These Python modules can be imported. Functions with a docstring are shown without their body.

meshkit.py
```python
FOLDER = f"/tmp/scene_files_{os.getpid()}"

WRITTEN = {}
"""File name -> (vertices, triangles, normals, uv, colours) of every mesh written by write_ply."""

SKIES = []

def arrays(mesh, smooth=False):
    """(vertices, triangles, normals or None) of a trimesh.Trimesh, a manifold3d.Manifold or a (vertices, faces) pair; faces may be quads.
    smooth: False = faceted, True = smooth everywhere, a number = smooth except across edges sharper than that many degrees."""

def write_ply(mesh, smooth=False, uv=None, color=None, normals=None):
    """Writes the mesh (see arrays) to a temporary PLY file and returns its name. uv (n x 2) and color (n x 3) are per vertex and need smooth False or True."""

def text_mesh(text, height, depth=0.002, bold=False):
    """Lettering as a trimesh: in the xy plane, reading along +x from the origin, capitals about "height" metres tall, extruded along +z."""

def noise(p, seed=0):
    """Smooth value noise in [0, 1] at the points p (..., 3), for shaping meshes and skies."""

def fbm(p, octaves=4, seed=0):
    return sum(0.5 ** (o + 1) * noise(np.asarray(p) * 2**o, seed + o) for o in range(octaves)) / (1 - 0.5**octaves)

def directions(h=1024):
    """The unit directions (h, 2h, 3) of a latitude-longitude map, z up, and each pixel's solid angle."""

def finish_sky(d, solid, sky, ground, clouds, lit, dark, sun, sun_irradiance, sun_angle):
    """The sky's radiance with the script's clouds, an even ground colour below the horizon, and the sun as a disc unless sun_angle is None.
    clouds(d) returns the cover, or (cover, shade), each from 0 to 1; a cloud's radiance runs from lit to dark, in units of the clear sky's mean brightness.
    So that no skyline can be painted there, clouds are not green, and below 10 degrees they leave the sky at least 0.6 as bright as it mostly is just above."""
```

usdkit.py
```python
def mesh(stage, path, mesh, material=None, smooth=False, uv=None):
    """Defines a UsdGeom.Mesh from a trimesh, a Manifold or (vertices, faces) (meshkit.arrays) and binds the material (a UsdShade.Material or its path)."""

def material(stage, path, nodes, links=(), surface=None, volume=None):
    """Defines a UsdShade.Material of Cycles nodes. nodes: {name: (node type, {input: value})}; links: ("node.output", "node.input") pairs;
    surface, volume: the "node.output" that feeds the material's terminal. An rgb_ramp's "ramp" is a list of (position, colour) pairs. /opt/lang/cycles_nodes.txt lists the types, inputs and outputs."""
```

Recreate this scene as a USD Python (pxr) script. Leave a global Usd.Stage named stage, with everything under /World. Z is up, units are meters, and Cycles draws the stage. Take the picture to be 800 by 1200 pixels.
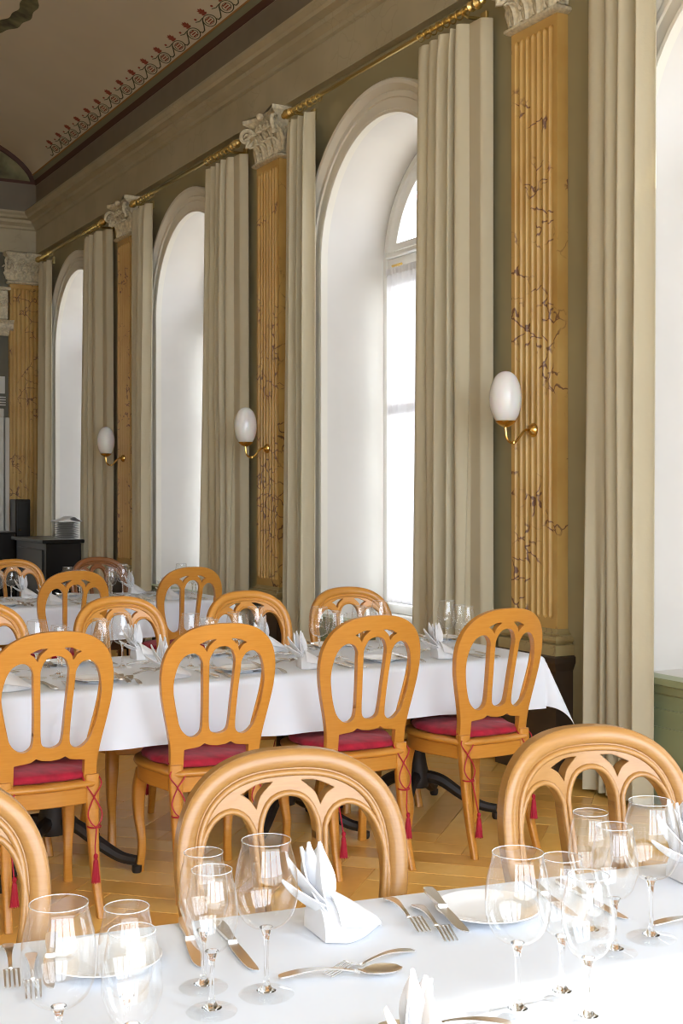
import math, random
import numpy as np, trimesh, manifold3d as m3, usdkit, meshkit
from shapely.geometry import Polygon, LineString, box as sbox
from shapely.ops import unary_union
from shapely import affinity
from pxr import Usd, UsdGeom, UsdLux, UsdShade, Gf, Sdf

# ------------------------------------------------------------------ camera, sky, sun, exposure
stage = Usd.Stage.CreateInMemory()
UsdGeom.SetStageUpAxis(stage, 'Z'); UsdGeom.SetStageMetersPerUnit(stage, 1.0)
UsdGeom.Xform.Define(stage, '/World')
CAM_H = 1.45
YAW = math.atan2(820, 1500); S, C = math.sin(YAW), math.cos(YAW)
cam = UsdGeom.Camera.Define(stage, '/World/camera')
cam.AddTransformOp().Set(Gf.Matrix4d(C, -S, 0, 0, 0, 0, 1, 0, -S, -C, 0, 0, 0, 0, CAM_H, 1))
cam.CreateHorizontalApertureAttr(36.0); cam.CreateVerticalApertureAttr(54.0)
cam.CreateFocalLengthAttr(36.0 * 1500 / 800)
cam.CreateVerticalApertureOffsetAttr(-24 * 36.0 / 800)
cam.CreateClippingRangeAttr(Gf.Vec2f(0.05, 500))
cam.CreateExposureAttr(0.12)
sky = UsdLux.DomeLight.Define(stage, '/World/sky')
sky.CreateColorAttr(Gf.Vec3f(0.89, 0.97, 1.08)); sky.CreateIntensityAttr(2.2)
sun = UsdLux.DistantLight.Define(stage, '/World/sun')
sun.CreateColorAttr(Gf.Vec3f(1.0, 0.97, 0.92)); sun.CreateNormalizeAttr(True); sun.CreateIntensityAttr(3.6); sun.CreateAngleAttr(2.0)
SUN_FROM = np.array([1.0, -0.08, 0.60]); SUN_FROM /= np.linalg.norm(SUN_FROM)
z_ = SUN_FROM; x_ = np.cross([0, 0, 1.0], z_); x_ /= np.linalg.norm(x_); y_ = np.cross(z_, x_)
sun.AddTransformOp().Set(Gf.Matrix4d(*x_, 0, *y_, 0, *z_, 0, 20, -6, 15, 1))

# ------------------------------------------------------------------ helpers
RNG = random.Random(7)
USED = {}
def lin(r, g, b):
    return tuple(((c / 255) / 12.92 if c / 255 <= .04045 else ((c / 255 + .055) / 1.055) ** 2.4) for c in (r, g, b))
def numbered(parent, name):
    k = (str(parent), name); n = USED.get(k, 0); USED[k] = n + 1
    return name if n == 0 else f'{name}_{n:03d}'
def ppath(p):
    return '/World' if p is None else str(p.GetPath())
def keys(prim, label=None, cat=None, group=None, kind=None):
    for k, v in (('label', label), ('category', cat), ('group', group), ('kind', kind)):
        if v: prim.SetCustomDataByKey(k, v)
    return prim
def thing(name, label=None, cat=None, loc=(0, 0, 0), rotz=0, group=None, kind=None, parent=None):
    x = UsdGeom.Xform.Define(stage, ppath(parent) + '/' + numbered(ppath(parent), name))
    x.AddTranslateOp().Set(Gf.Vec3d(*map(float, loc))); x.AddRotateZOp().Set(float(rotz))
    return keys(x.GetPrim(), label, cat, group, kind)
def obj(name, mesh, mat, parent=None, smooth=35, label=None, cat=None, group=None, kind=None):
    path = ppath(parent) + '/' + numbered(ppath(parent), name)
    m = usdkit.mesh(stage, path, mesh, mat, smooth=smooth)
    return keys(m.GetPrim(), label, cat, group, kind)
def dup(root, loc, rotz, label=None, cat=None, group=None, tilt=None):
    was = root.GetCustomData(); base = root.GetName()
    import re
    base = re.sub(r'_\d{3}$', '', base)
    x = UsdGeom.Xform.Define(stage, '/World/' + numbered('/World', base))
    x.GetPrim().GetReferences().AddInternalReference(root.GetPath())
    x.ClearXformOpOrder()
    x.GetPrim().GetAttribute('xformOp:translate').Set(Gf.Vec3d(*map(float, loc)))
    x.GetPrim().GetAttribute('xformOp:rotateZ').Set(float(rotz))
    ops = [UsdGeom.XformOp(x.GetPrim().GetAttribute('xformOp:translate')), UsdGeom.XformOp(x.GetPrim().GetAttribute('xformOp:rotateZ'))]
    x.SetXformOpOrder(ops)
    x.GetPrim().SetInstanceable(True)
    keys(x.GetPrim(), label or was.get('label'), cat or was.get('category'), group or was.get('group'))
    return x.GetPrim()
class Kind:
    """the first placement moves the built thing itself; later ones are instances of it"""
    def __init__(self, build): self.build, self.root = build, None
    def put(self, loc, rotz, label, cat, group=None):
        if self.root is None:
            self.root = self.build(); a = self.root
            a.GetAttribute('xformOp:translate').Set(Gf.Vec3d(*map(float, loc))); a.GetAttribute('xformOp:rotateZ').Set(float(rotz))
            return keys(a, label, cat, group)
        return dup(self.root, loc, rotz, label, cat, group)

def T(v, f): return trimesh.Trimesh(np.asarray(v, float), np.asarray(f, int), process=False)
def cat_(*ms): return trimesh.util.concatenate([m for m in ms])
def loft(rings, closed=False, caps=True):
    r = np.asarray(rings, float); n, k = r.shape[:2]; v = r.reshape(-1, 3); f = []
    for i in range(n if closed else n - 1):
        a, b = i * k, ((i + 1) % n) * k
        for j in range(k):
            j2 = (j + 1) % k; f += [(a + j, a + j2, b + j2), (a + j, b + j2, b + j)]
    if caps and not closed:
        v = np.vstack([v, r[0].mean(0), r[-1].mean(0)]); c0, c1 = n * k, n * k + 1
        for j in range(k):
            j2 = (j + 1) % k; f += [(c0, j2, j), (c1, (n - 1) * k + j, (n - 1) * k + j2)]
    m = T(v, f)
    if m.volume < 0: m.invert()
    return m
def frames(p, closed=False, ref=(0, 0, 1)):
    p = np.asarray(p, float)
    t = (np.roll(p, -1, 0) - np.roll(p, 1, 0)) if closed else np.gradient(p, axis=0)
    t /= np.linalg.norm(t, axis=1, keepdims=True) + 1e-12
    a = np.asarray(ref, float); a = a - t[0] * (a @ t[0])
    if np.linalg.norm(a) < 1e-3: a = np.array([1.0, 0, 0]); a = a - t[0] * (a @ t[0])
    out = []
    for k in range(len(p)):
        a = a - t[k] * (a @ t[k]); a /= np.linalg.norm(a) + 1e-12; out.append(a.copy())
    A = np.array(out); return t, A, np.cross(t, A)
def tube(p, r, n=8, closed=False, ref=(0, 0, 1), ra=None):
    """r: half-size along the binormal, ra: along ref (same when left out)"""
    p = np.asarray(p, float); t, A, B = frames(p, closed, ref)
    r = np.broadcast_to(np.asarray(r, float), (len(p),)); ra = r if ra is None else np.broadcast_to(np.asarray(ra, float), (len(p),))
    an = np.arange(n) * 2 * np.pi / n
    return loft(p[:, None] + ra[:, None, None] * np.cos(an)[None, :, None] * A[:, None] + r[:, None, None] * np.sin(an)[None, :, None] * B[:, None], closed)
def lathe(prof, n=32, loc=(0, 0, 0)):
    an = np.arange(n) * 2 * np.pi / n
    rings = [[(max(r, 2e-4) * math.cos(a), max(r, 2e-4) * math.sin(a), z) for a in an] for r, z in prof]
    m = loft(rings); m.apply_translation(loc); return m
def spline(pts, n=8, closed=False):
    p = np.asarray(pts, float); N = len(p); out = []
    for i in range(N if closed else N - 1):
        g = lambda k: p[k % N] if closed else p[min(max(k, 0), N - 1)]
        a, b, c, d = g(i - 1), g(i), g(i + 1), g(i + 2)
        for k in range(n):
            t = k / n
            out.append(.5 * ((2 * b) + (-a + c) * t + (2 * a - 5 * b + 4 * c - d) * t * t + (-a + 3 * b - 3 * c + d) * t ** 3))
    if not closed: out.append(p[-1])
    return np.array(out)
def box(x0, x1, y0, y1, z0, z1, ch=0.0):
    lo, hi = np.array([x0, y0, z0], float), np.array([x1, y1, z1], float)
    if ch <= 0:
        m = trimesh.creation.box(hi - lo); m.apply_translation((lo + hi) / 2); return m
    pts = []
    for sx in (0, 1):
        for sy in (0, 1):
            for sz in (0, 1):
                c = np.where([sx, sy, sz], hi, lo); s = np.where([sx, sy, sz], -1, 1) * ch
                pts += [c + s * np.array([0, 1, 1]), c + s * np.array([1, 0, 1]), c + s * np.array([1, 1, 0])]
    return trimesh.convex.convex_hull(np.array(pts))
def extr(poly, h, z0=0.0):
    gs = getattr(poly, 'geoms', [poly])
    m = cat_(*[trimesh.creation.extrude_polygon(g, h, engine='earcut') for g in gs if g.area > 1e-9]); m.apply_translation((0, 0, z0)); return m
def sheet(P, t, closed_u=False):
    """a grid of points (n, m, 3) as a shell of thickness t"""
    P = np.asarray(P, float); n, m = P.shape[:2]
    N = np.cross(np.gradient(P, axis=0), np.gradient(P, axis=1)); N /= np.linalg.norm(N, axis=2, keepdims=True) + 1e-12
    v = np.vstack([(P + N * t / 2).reshape(-1, 3), (P - N * t / 2).reshape(-1, 3)]); o = n * m; f = []
    idx = lambda i, j: i * m + j
    for i in range(n - 1):
        for j in range(m - 1):
            a, b, c, d = idx(i, j), idx(i + 1, j), idx(i + 1, j + 1), idx(i, j + 1)
            f += [(a, b, c), (a, c, d), (o + a, o + c, o + b), (o + a, o + d, o + c)]
    def rim(s):
        for a, b in zip(s[:-1], s[1:]): f.extend([(a, o + a, o + b), (a, o + b, b)])
    rim([idx(i, 0) for i in range(n)]); rim([idx(i, m - 1) for i in range(n - 1, -1, -1)])
    rim([idx(0, j) for j in range(m - 1, -1, -1)]); rim([idx(n - 1, j) for j in range(m)])
    return T(v, f)
def rect_loft(levels, y0, y1, xw, xf):
    """mouldings round a pilaster: (offset, z) levels; front face at xf, wall at xw"""
    return loft([[(xw, y0 - e, z), (xw, y1 + e, z), (xf - e, y1 + e, z), (xf - e, y0 - e, z)] for e, z in levels])
def man(m): return m3.Manifold(m3.Mesh(np.asarray(m.vertices, np.float32), np.asarray(m.faces, np.uint32)))
def tri(M): k = M.to_mesh(); return T(k.vert_properties[:, :3], k.tri_verts)
def rotm(m, ang, axis, pt=(0, 0, 0)):
    m = m.copy(); m.apply_transform(trimesh.transformations.rotation_matrix(ang, axis, pt)); return m

# ------------------------------------------------------------------ materials
LOOK = '/World/Looks/'
UsdGeom.Scope.Define(stage, '/World/Looks')
def plain(name, col, rough=.6, noise=0.0, nscale=6.0, bump=0.0, bscale=60.0, coords='geometry.position', **kw):
    nodes = {'geometry': ('geometry', {}), 'tc': ('texture_coordinate', {}), 'p': ('principled_bsdf', dict(base_color=col, roughness=rough, **kw))}
    links = []; src = 'geometry.position' if coords == 'geometry.position' else 'tc.object'
    if noise:
        nodes['n'] = ('noise_texture', {'scale': nscale, 'detail': 4.0})
        a, b = [tuple(min(1, c * (1 + s * noise)) for c in col) for s in (-1, 1)]
        nodes['r'] = ('rgb_ramp', {'ramp': [(.3, a), (.7, b)]})
        links += [(src, 'n.vector'), ('n.fac', 'r.fac'), ('r.color', 'p.base_color')]
    if bump:
        nodes['bn'] = ('noise_texture', {'scale': bscale, 'detail': 3.0}); nodes['b'] = ('bump', {'strength': bump, 'distance': .004})
        links += [(src, 'bn.vector'), ('bn.fac', 'b.height'), ('b.normal', 'p.normal')]
    return usdkit.material(stage, LOOK + name, nodes, links, surface='p.BSDF')
def wood(name, c1, c2, rough, scale=(6, 6, 60), rnd=.25, coat=.25, edge=.004, grain='object', spec=.5):
    nodes = {'tc': ('texture_coordinate', {}), 'geometry': ('geometry', {}), 'm': ('mapping', {'scale': scale}), 'n': ('noise_texture', {'scale': 2.2, 'detail': 5.0, 'roughness': .6, 'distortion': .6}),
             'r': ('rgb_ramp', {'ramp': [(.25, c1), (.75, c2)]}), 'oi': ('object_info', {}), 'mr': ('map_range', {'from_min': 0.0, 'from_max': 1.0, 'to_min': 1 - rnd, 'to_max': 1 + rnd * .4}),
             'h': ('hsv', {}), 'p': ('principled_bsdf', {'roughness': rough, 'coat_weight': coat, 'coat_roughness': .18, 'specular_ior_level': spec})}
    links = [('tc.object' if grain == 'object' else 'geometry.position', 'm.vector'), ('m.vector', 'n.vector'), ('n.fac', 'r.fac'), ('r.color', 'h.color'), ('oi.random', 'mr.value'), ('mr.result', 'h.value'), ('h.color', 'p.base_color')]
    if edge:
        nodes['bv'] = ('bevel', {'radius': edge, 'samples': 4}); links += [('bv.bevel', 'p.normal')]
    return usdkit.material(stage, LOOK + name, nodes, links, surface='p.BSDF')
def marble(name, base, vein, base2, scale=1.0, amount=.5, rough=.35):
    nodes = {'g': ('geometry', {}), 'w': ('noise_texture', {'scale': 5.0 * scale, 'detail': 4.0}),
             'mx': ('mix_vector', {'fac': .16 / scale ** .5}), 'v': ('voronoi_texture', {'feature': 'distance_to_edge', 'scale': 11.0 * scale}),
             'vr': ('rgb_ramp', {'ramp': [(0.0, (1, 1, 1)), (.022, (.9, .9, .9)), (.05, (0, 0, 0)), (1.0, (0, 0, 0))]}),
             'mk': ('noise_texture', {'scale': 2.0 * scale, 'detail': 4.0, 'distortion': 1.2}), 'mkr': ('rgb_ramp', {'ramp': [(0, (0, 0, 0)), (.52, (0, 0, 0)), (.58, (1, 1, 1)), (1, (1, 1, 1))]}),
             'mu': ('math', {'math_type': 'multiply'}), 'mu2': ('math', {'math_type': 'multiply', 'value2': amount}), 't': ('noise_texture', {'scale': 3.0 * scale, 'detail': 3.0}), 'tr': ('rgb_ramp', {'ramp': [(.3, base), (.7, base2)]}),
             'm': ('mix_color', {'b': vein}), 'p': ('principled_bsdf', {'roughness': rough})}
    links = [('g.position', 'w.vector'), ('g.position', 'mx.a'), ('w.color', 'mx.b'), ('mx.result', 'v.vector'), ('v.distance', 'vr.fac'), ('g.position', 'mk.vector'), ('mk.fac', 'mkr.fac'),
             ('vr.color', 'mu.value1'), ('mkr.color', 'mu.value2'), ('mu.value', 'mu2.value1'), ('g.position', 't.vector'), ('t.fac', 'tr.fac'), ('tr.color', 'm.a'), ('mu2.value', 'm.fac'), ('m.result', 'p.base_color')]
    return usdkit.material(stage, LOOK + name, nodes, links, surface='p.BSDF')
def cloth(name, col, trans=.2, rough=.9, bump=.15, bscale=25.0, clear=0.0, noise=.03):
    nodes = {'g': ('geometry', {}), 'n': ('noise_texture', {'scale': bscale, 'detail': 4.0}), 'b': ('bump', {'strength': bump, 'distance': .01}),
             'p': ('principled_bsdf', {'base_color': col, 'roughness': rough, 'specular_ior_level': .15, 'sheen_weight': .1}), 't': ('translucent_bsdf', {'color': col}), 'x': ('mix_closure', {'fac': trans})}
    links = [('g.position', 'n.vector'), ('n.fac', 'b.height'), ('b.normal', 'p.normal'), ('p.BSDF', 'x.closure1'), ('t.BSDF', 'x.closure2')]
    out = 'x.closure'
    if clear:
        nodes['c'] = ('transparent_bsdf', {}); nodes['y'] = ('mix_closure', {'fac': clear}); links += [('x.closure', 'y.closure1'), ('c.BSDF', 'y.closure2')]; out = 'y.closure'
    return usdkit.material(stage, LOOK + name, nodes, links, surface=out)
def thin_glass(name, tint=(1, 1, 1), base=.05, gain=.85, power=3.2, rough=.0):
    nodes = {'lw': ('layer_weight', {'blend': .5}), 'pw': ('math', {'math_type': 'power', 'value2': power}), 'ma': ('math', {'math_type': 'multiply_add', 'value2': gain, 'value3': base, 'use_clamp': True}),
             't': ('transparent_bsdf', {'color': tint}), 'g': ('glossy_bsdf', {'color': (1, 1, 1), 'roughness': rough}), 'x': ('mix_closure', {})}
    return usdkit.material(stage, LOOK + name, nodes, [('lw.facing', 'pw.value1'), ('pw.value', 'ma.value1'), ('ma.value', 'x.fac'), ('t.BSDF', 'x.closure1'), ('g.BSDF', 'x.closure2')], surface='x.closure')

M = {}
M['chair'] = wood('chair_wood', lin(196, 130, 46), lin(206, 144, 60), .36, rnd=.10)
M['hazed_chair'] = wood('hazed_chair_wood', lin(160, 112, 56), lin(172, 126, 68), .30, rnd=.08)  # near chairs: same wood, with window haze and glare put into its colour
M['dark_chair'] = wood('dark_chair_wood', lin(120, 70, 28), lin(140, 84, 36), .38)
M['red'] = plain('red_velvet', lin(164, 8, 44), .8, noise=.25, nscale=30, coords='o', sheen_weight=.12)
M['cord'] = plain('red_cord', lin(168, 14, 46), .6)
M['cloth'] = cloth('white_tablecloth', lin(232, 237, 245), .08, bump=.10, bscale=9)
M['napkin'] = cloth('white_napkin', lin(240, 240, 242), .15, bump=.05, bscale=40)
M['porcelain'] = plain('white_porcelain', lin(238, 239, 240), .12)
M['silver'] = usdkit.material(stage, LOOK + 'silver', {'p': ('principled_bsdf', {'base_color': (.90, .88, .84), 'metallic': 1.0, 'roughness': .27})}, surface='p.BSDF')
M['glass'] = thin_glass('bowl_glass', (.985, .99, .99), base=.085, gain=.95, power=4.2)
M['foot_glass'] = thin_glass('foot_glass', (.99, .995, .995), base=.02, gain=.55, power=5.0)
M['glass_solid'] = usdkit.material(stage, LOOK + 'stem_glass', {'p': ('principled_bsdf', {'base_color': (1, 1, 1), 'roughness': 0.0, 'transmission_weight': 1.0, 'ior': 1.45})}, surface='p.BSDF')
M['pane'] = thin_glass('window_pane', (.97, .98, .98), base=.04, gain=.8, power=4)
M['pink_pane'] = thin_glass('rose_glass', (.95, .62, .62), base=.04, gain=.8, power=4)
M['curtain'] = cloth('cream_curtain', lin(210, 200, 172), .24, bump=.08, bscale=60)
M['sheer'] = cloth('sheer_voile', lin(240, 240, 243), .26, bump=.05, bscale=80, clear=.06)
M['brass'] = usdkit.material(stage, LOOK + 'polished_brass', {'p': ('principled_bsdf', {'base_color': (.78, .52, .16), 'metallic': 1.0, 'roughness': .2})}, surface='p.BSDF')
M['old_brass'] = usdkit.material(stage, LOOK + 'curtain_brass', {'p': ('principled_bsdf', {'base_color': (.80, .64, .30), 'metallic': 1.0, 'roughness': .24})}, surface='p.BSDF')
M['opal'] = plain('opal_glass', lin(232, 230, 228), .15, subsurface_weight=.2)
M['olive'] = plain('olive_wall', lin(156, 148, 116), .55, noise=.06, nscale=2)
M['reveal'] = plain('white_plaster', lin(212, 208, 201), .7, noise=.02, nscale=3, bump=.06, bscale=14)
M['moulding'] = plain('painted_moulding', lin(220, 215, 202), .45)
M['window_paint'] = plain('window_paint', lin(232, 232, 228), .4)
M['pilaster'] = marble('yellow_marble', lin(204, 168, 100), lin(88, 46, 42), lin(188, 148, 80), 1.0, .88)
M['base_marble'] = marble('base_marble', lin(176, 160, 116), lin(110, 84, 60), lin(160, 142, 96), 1.4, .5)
M['capital'] = plain('capital_plaster', lin(206, 196, 170), .6, noise=.22, nscale=40, bump=.9, bscale=45)
M['entab'] = marble('painted_entablature', lin(178, 168, 142), lin(132, 122, 98), lin(164, 154, 128), .8, .2, .5)
M['attic'] = plain('attic_grey', lin(120, 110, 96), .7, noise=.05)
M['ceiling'] = plain('ceiling_plaster', lin(204, 195, 178), .8, noise=.05, nscale=1.0)
M['band_dark'] = plain('maroon_band', lin(74, 44, 34), .7)
M['band_green'] = plain('sage_band', lin(118, 118, 98), .7)
M['band_orange'] = plain('ochre_line', lin(150, 108, 62), .7)
M['palmette'] = plain('palmette_red', lin(138, 62, 48), .7)
M['scroll'] = plain('scroll_green', lin(66, 70, 52), .7)
M['wreath'] = plain('wreath_green', lin(104, 104, 82), .7, noise=.75, nscale=6)
M['dado'] = plain('dark_dado', lin(66, 54, 44), .35, noise=.15)
M['green_panel'] = plain('sage_panel', lin(148, 156, 120), .4)
M['iron'] = plain('cast_iron', lin(38, 32, 29), .55)
M['black'] = plain('black_lacquer', lin(26, 24, 22), .25)
M['steel'] = usdkit.material(stage, LOOK + 'steel', {'p': ('principled_bsdf', {'base_color': (.5, .5, .5), 'metallic': 1.0, 'roughness': .3})}, surface='p.BSDF')
M['table_wood'] = wood('table_wood', lin(110, 72, 40), lin(130, 88, 50), .4)
M['far_wall'] = plain('far_wall_grey', lin(96, 94, 80), .6, noise=.05)
M['left_wall'] = plain('left_wall_cream', lin(206, 198, 176), .7)
M['pale_paint'] = plain('pale_paint', lin(206, 204, 196), .45)
M['ground'] = plain('outdoor_paving', lin(176, 172, 164), .9, noise=.1)
PL = [wood(f'oak_plank_{w}', lin(*a), lin(*b), .30, scale=(5, 5, 5), rnd=.12, coat=.15, edge=0, grain='geometry') for w, a, b in (('warm', (238, 182, 88), (246, 196, 106)), ('pale', (243, 192, 102), (250, 204, 120)), ('brown', (228, 168, 78), (240, 184, 98)))]

# ------------------------------------------------------------------ the room shell
XW, PITCH, W0 = 4.15, 3.23, 3.785            # window wall, bay pitch, first window in view
YF, YB, XL = 15.09, -2.6, -3.9              # far wall, back wall, left wall
WIN = [W0 + PITCH * k for k in (-1, 0, 1, 2, 3)]
PIL = [5.375 + PITCH * k for k in (-1, 0, 1, 2)]
SILL, SPR, RAD = 0.60, 3.02, 0.82
def arch_poly(y, r, z0, zs=SPR, n=40):
    a = np.linspace(0, math.pi, n)
    return Polygon([(y - r, z0)] + [(y - r * math.cos(t), zs + r * math.sin(t)) for t in a] + [(y + r, z0)])
def wall_x(poly, x0, t):
    """polygon in (y, z) extruded along +x from x0"""
    m = extr(poly, t); v = m.vertices; m = T(np.stack([x0 + v[:, 2], v[:, 0], v[:, 1]], 1), m.faces); return m
def wall_y(poly, y0, t):
    m = extr(poly, t); v = m.vertices; return T(np.stack([v[:, 0], y0 + t - v[:, 2], v[:, 1]], 1), m.faces)
def arch_path(y, r, z0, n=36, zs=SPR):
    a = np.linspace(0, math.pi, n)
    p = [(y - r, z0), (y - r, (z0 + zs) / 2)] + [(y - r * math.cos(t), zs + r * math.sin(t)) for t in a] + [(y + r, (z0 + zs) / 2), (y + r, z0)]
    nn = [(-1, 0), (-1, 0)] + [(-math.cos(t), math.sin(t)) for t in a] + [(1, 0), (1, 0)]
    return np.array(p), np.array(nn)
def arch_sweep(y, r, z0, prof, x0, zs=SPR):
    """prof: closed ring of (outward, towards the room) offsets"""
    p, nn = arch_path(y, r, z0, zs=zs)
    return loft([[(x0 - b, q[0] + n[0] * a, q[1] + n[1] * a) for a, b in prof] for q, n in zip(p, nn)])

holes = unary_union([arch_poly(y, RAD + .012, SILL - .02) for y in WIN])
wr = thing('wall_right', kind='structure')
obj('plaster_face', wall_x(sbox(YB, 0, YF + .2, 5.15).difference(holes), XW, .58), M['olive'], wr)
for y in WIN:
    obj('reveal', arch_sweep(y, RAD, SILL, [(0, 0), (.03, 0), (.03, -.55), (0, -.55)], XW), M['reveal'], wr, smooth=30)
    obj('sill', box(XW - .0, XW + .55, y - RAD - .01, y + RAD + .01, SILL - .03, SILL, .004), M['reveal'], wr)
    # panelled parapet under the window
    pw = thing(f'trim_{20 + WIN.index(y)}', kind='structure')
    obj('wainscot_board', box(XW - .025, XW - .0005, y - 1.06, y + 1.06, 0.0, SILL - .03), M['green_panel'], pw)
    obj('sill_moulding', loft([[(XW - .0005, y + s * 1.08, SILL - .11), (XW - .035, y + s * 1.08, SILL - .11), (XW - .035, y + s * 1.08, SILL - .085), (XW - .05, y + s * 1.08, SILL - .075), (XW - .06, y + s * 1.08, SILL - .04), (XW - .085, y + s * 1.08, SILL - .03), (XW - .085, y + s * 1.08, SILL + .0), (XW - .0005, y + s * 1.08, SILL + .004)] for s in (-1, 1)]), M['green_panel'], pw)
    for k in (-1, 0, 1):
        o = sbox(y + k * .68 - .29, .13, y + k * .68 + .29, .45)
        obj('panel_moulding', wall_x(o.difference(o.buffer(-.035, join_style=2)), XW - .04, .02), M['green_panel'], pw)
        obj('panel_moulding', wall_x(o.buffer(-.022, join_style=2).difference(o.buffer(-.05, join_style=2)), XW - .034, .02), M['green_panel'], pw)
        obj('panel_field', wall_x(o.buffer(-.085, join_style=2), XW - .036, .02), M['green_panel'], pw)
n = 0
for y in WIN:
    n += 1
    obj(f'trim_{n}', arch_sweep(y, RAD, SILL, [(-.004, -.02), (-.004, .03), (.012, .036), (.02, .028), (.085, .03), (.09, .042), (.12, .044), (.128, .036), (.14, .05), (.165, .072), (.19, .074), (.2, .062), (.2, -.02)], XW), M['moulding'], kind='structure', smooth=30)

def window(i, y):
    w = thing(f'window_{i}', kind='structure')
    x = XW + .47
    obj('window_frame', arch_sweep(y, RAD - .004, SILL, [(0, 0), (0, .07), (-.045, .07), (-.055, .06), (-.075, .055), (-.075, 0)], x + .07), M['window_paint'], w)
    zt = 3.0
    obj('transom', cat_(box(x, x + .07, y - .75, y + .75, zt, zt + .085, .006), box(x - .03, x + .07, y - .75, y + .75, zt + .085, zt + .125, .008)), M['window_paint'], w)
    r2 = RAD - .082
    z1 = zt + .125
    half = lambda r, zz: arch_poly(y, r, zz, max(SPR, zz + .001)) if zz < SPR else Polygon([(y - math.sqrt(r * r - (zz - SPR) ** 2), zz)] + [(y + r * math.cos(t), SPR + r * math.sin(t)) for t in np.linspace(math.pi - math.asin((zz - SPR) / r), math.asin((zz - SPR) / r), 36)])
    fan = half(r2, z1); inner = fan.buffer(-.06, join_style=2)
    obj('fanlight_sash', wall_x(fan.difference(inner), x + .012, .045), M['window_paint'], w)
    band = inner.buffer(-.055).difference(inner.buffer(-.068)); clear = inner.difference(band)
    obj('pane', wall_x(clear, x + .03, .004), M['pane'], w, label='clear fanlight pane')
    obj('coloured_strip', wall_x(band, x + .03, .004), M['pink_pane'], w, label='rose tinted strip following the fanlight edge')
    for s in (-1, 1):
        a, b = sorted((y + s * .012, y + s * .745))
        o = sbox(a, SILL + .07, b, zt); ins = o.buffer(-.06, join_style=2)
        mid = sbox(a, 2.05, b, 2.085)
        obj('casement', wall_x(o.difference(ins).union(mid.intersection(o)), x + .012, .045), M['window_paint'], w)
        for q in (sbox(ins.bounds[0], ins.bounds[1], ins.bounds[2], 2.05), sbox(ins.bounds[0], 2.085, ins.bounds[2], ins.bounds[3])):
            obj('pane', wall_x(q, x + .03, .004), M['pane'], w)
    obj('bottom_rail', box(x - .02, x + .07, y - .75, y + .75, SILL, SILL + .07, .006), M['window_paint'], w)
    obj('handle', cat_(tube([(x - .03, y + .52, zt + .02), (x - .03, y + .64, zt + .02)], .009), box(x - .03, x + .0, y + .575, y + .595, zt + .01, zt + .03, .003)), M['brass'], w, label='brass catch on the transom')
    return w
for i, y in enumerate(WIN): window(i + 1, y)
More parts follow.
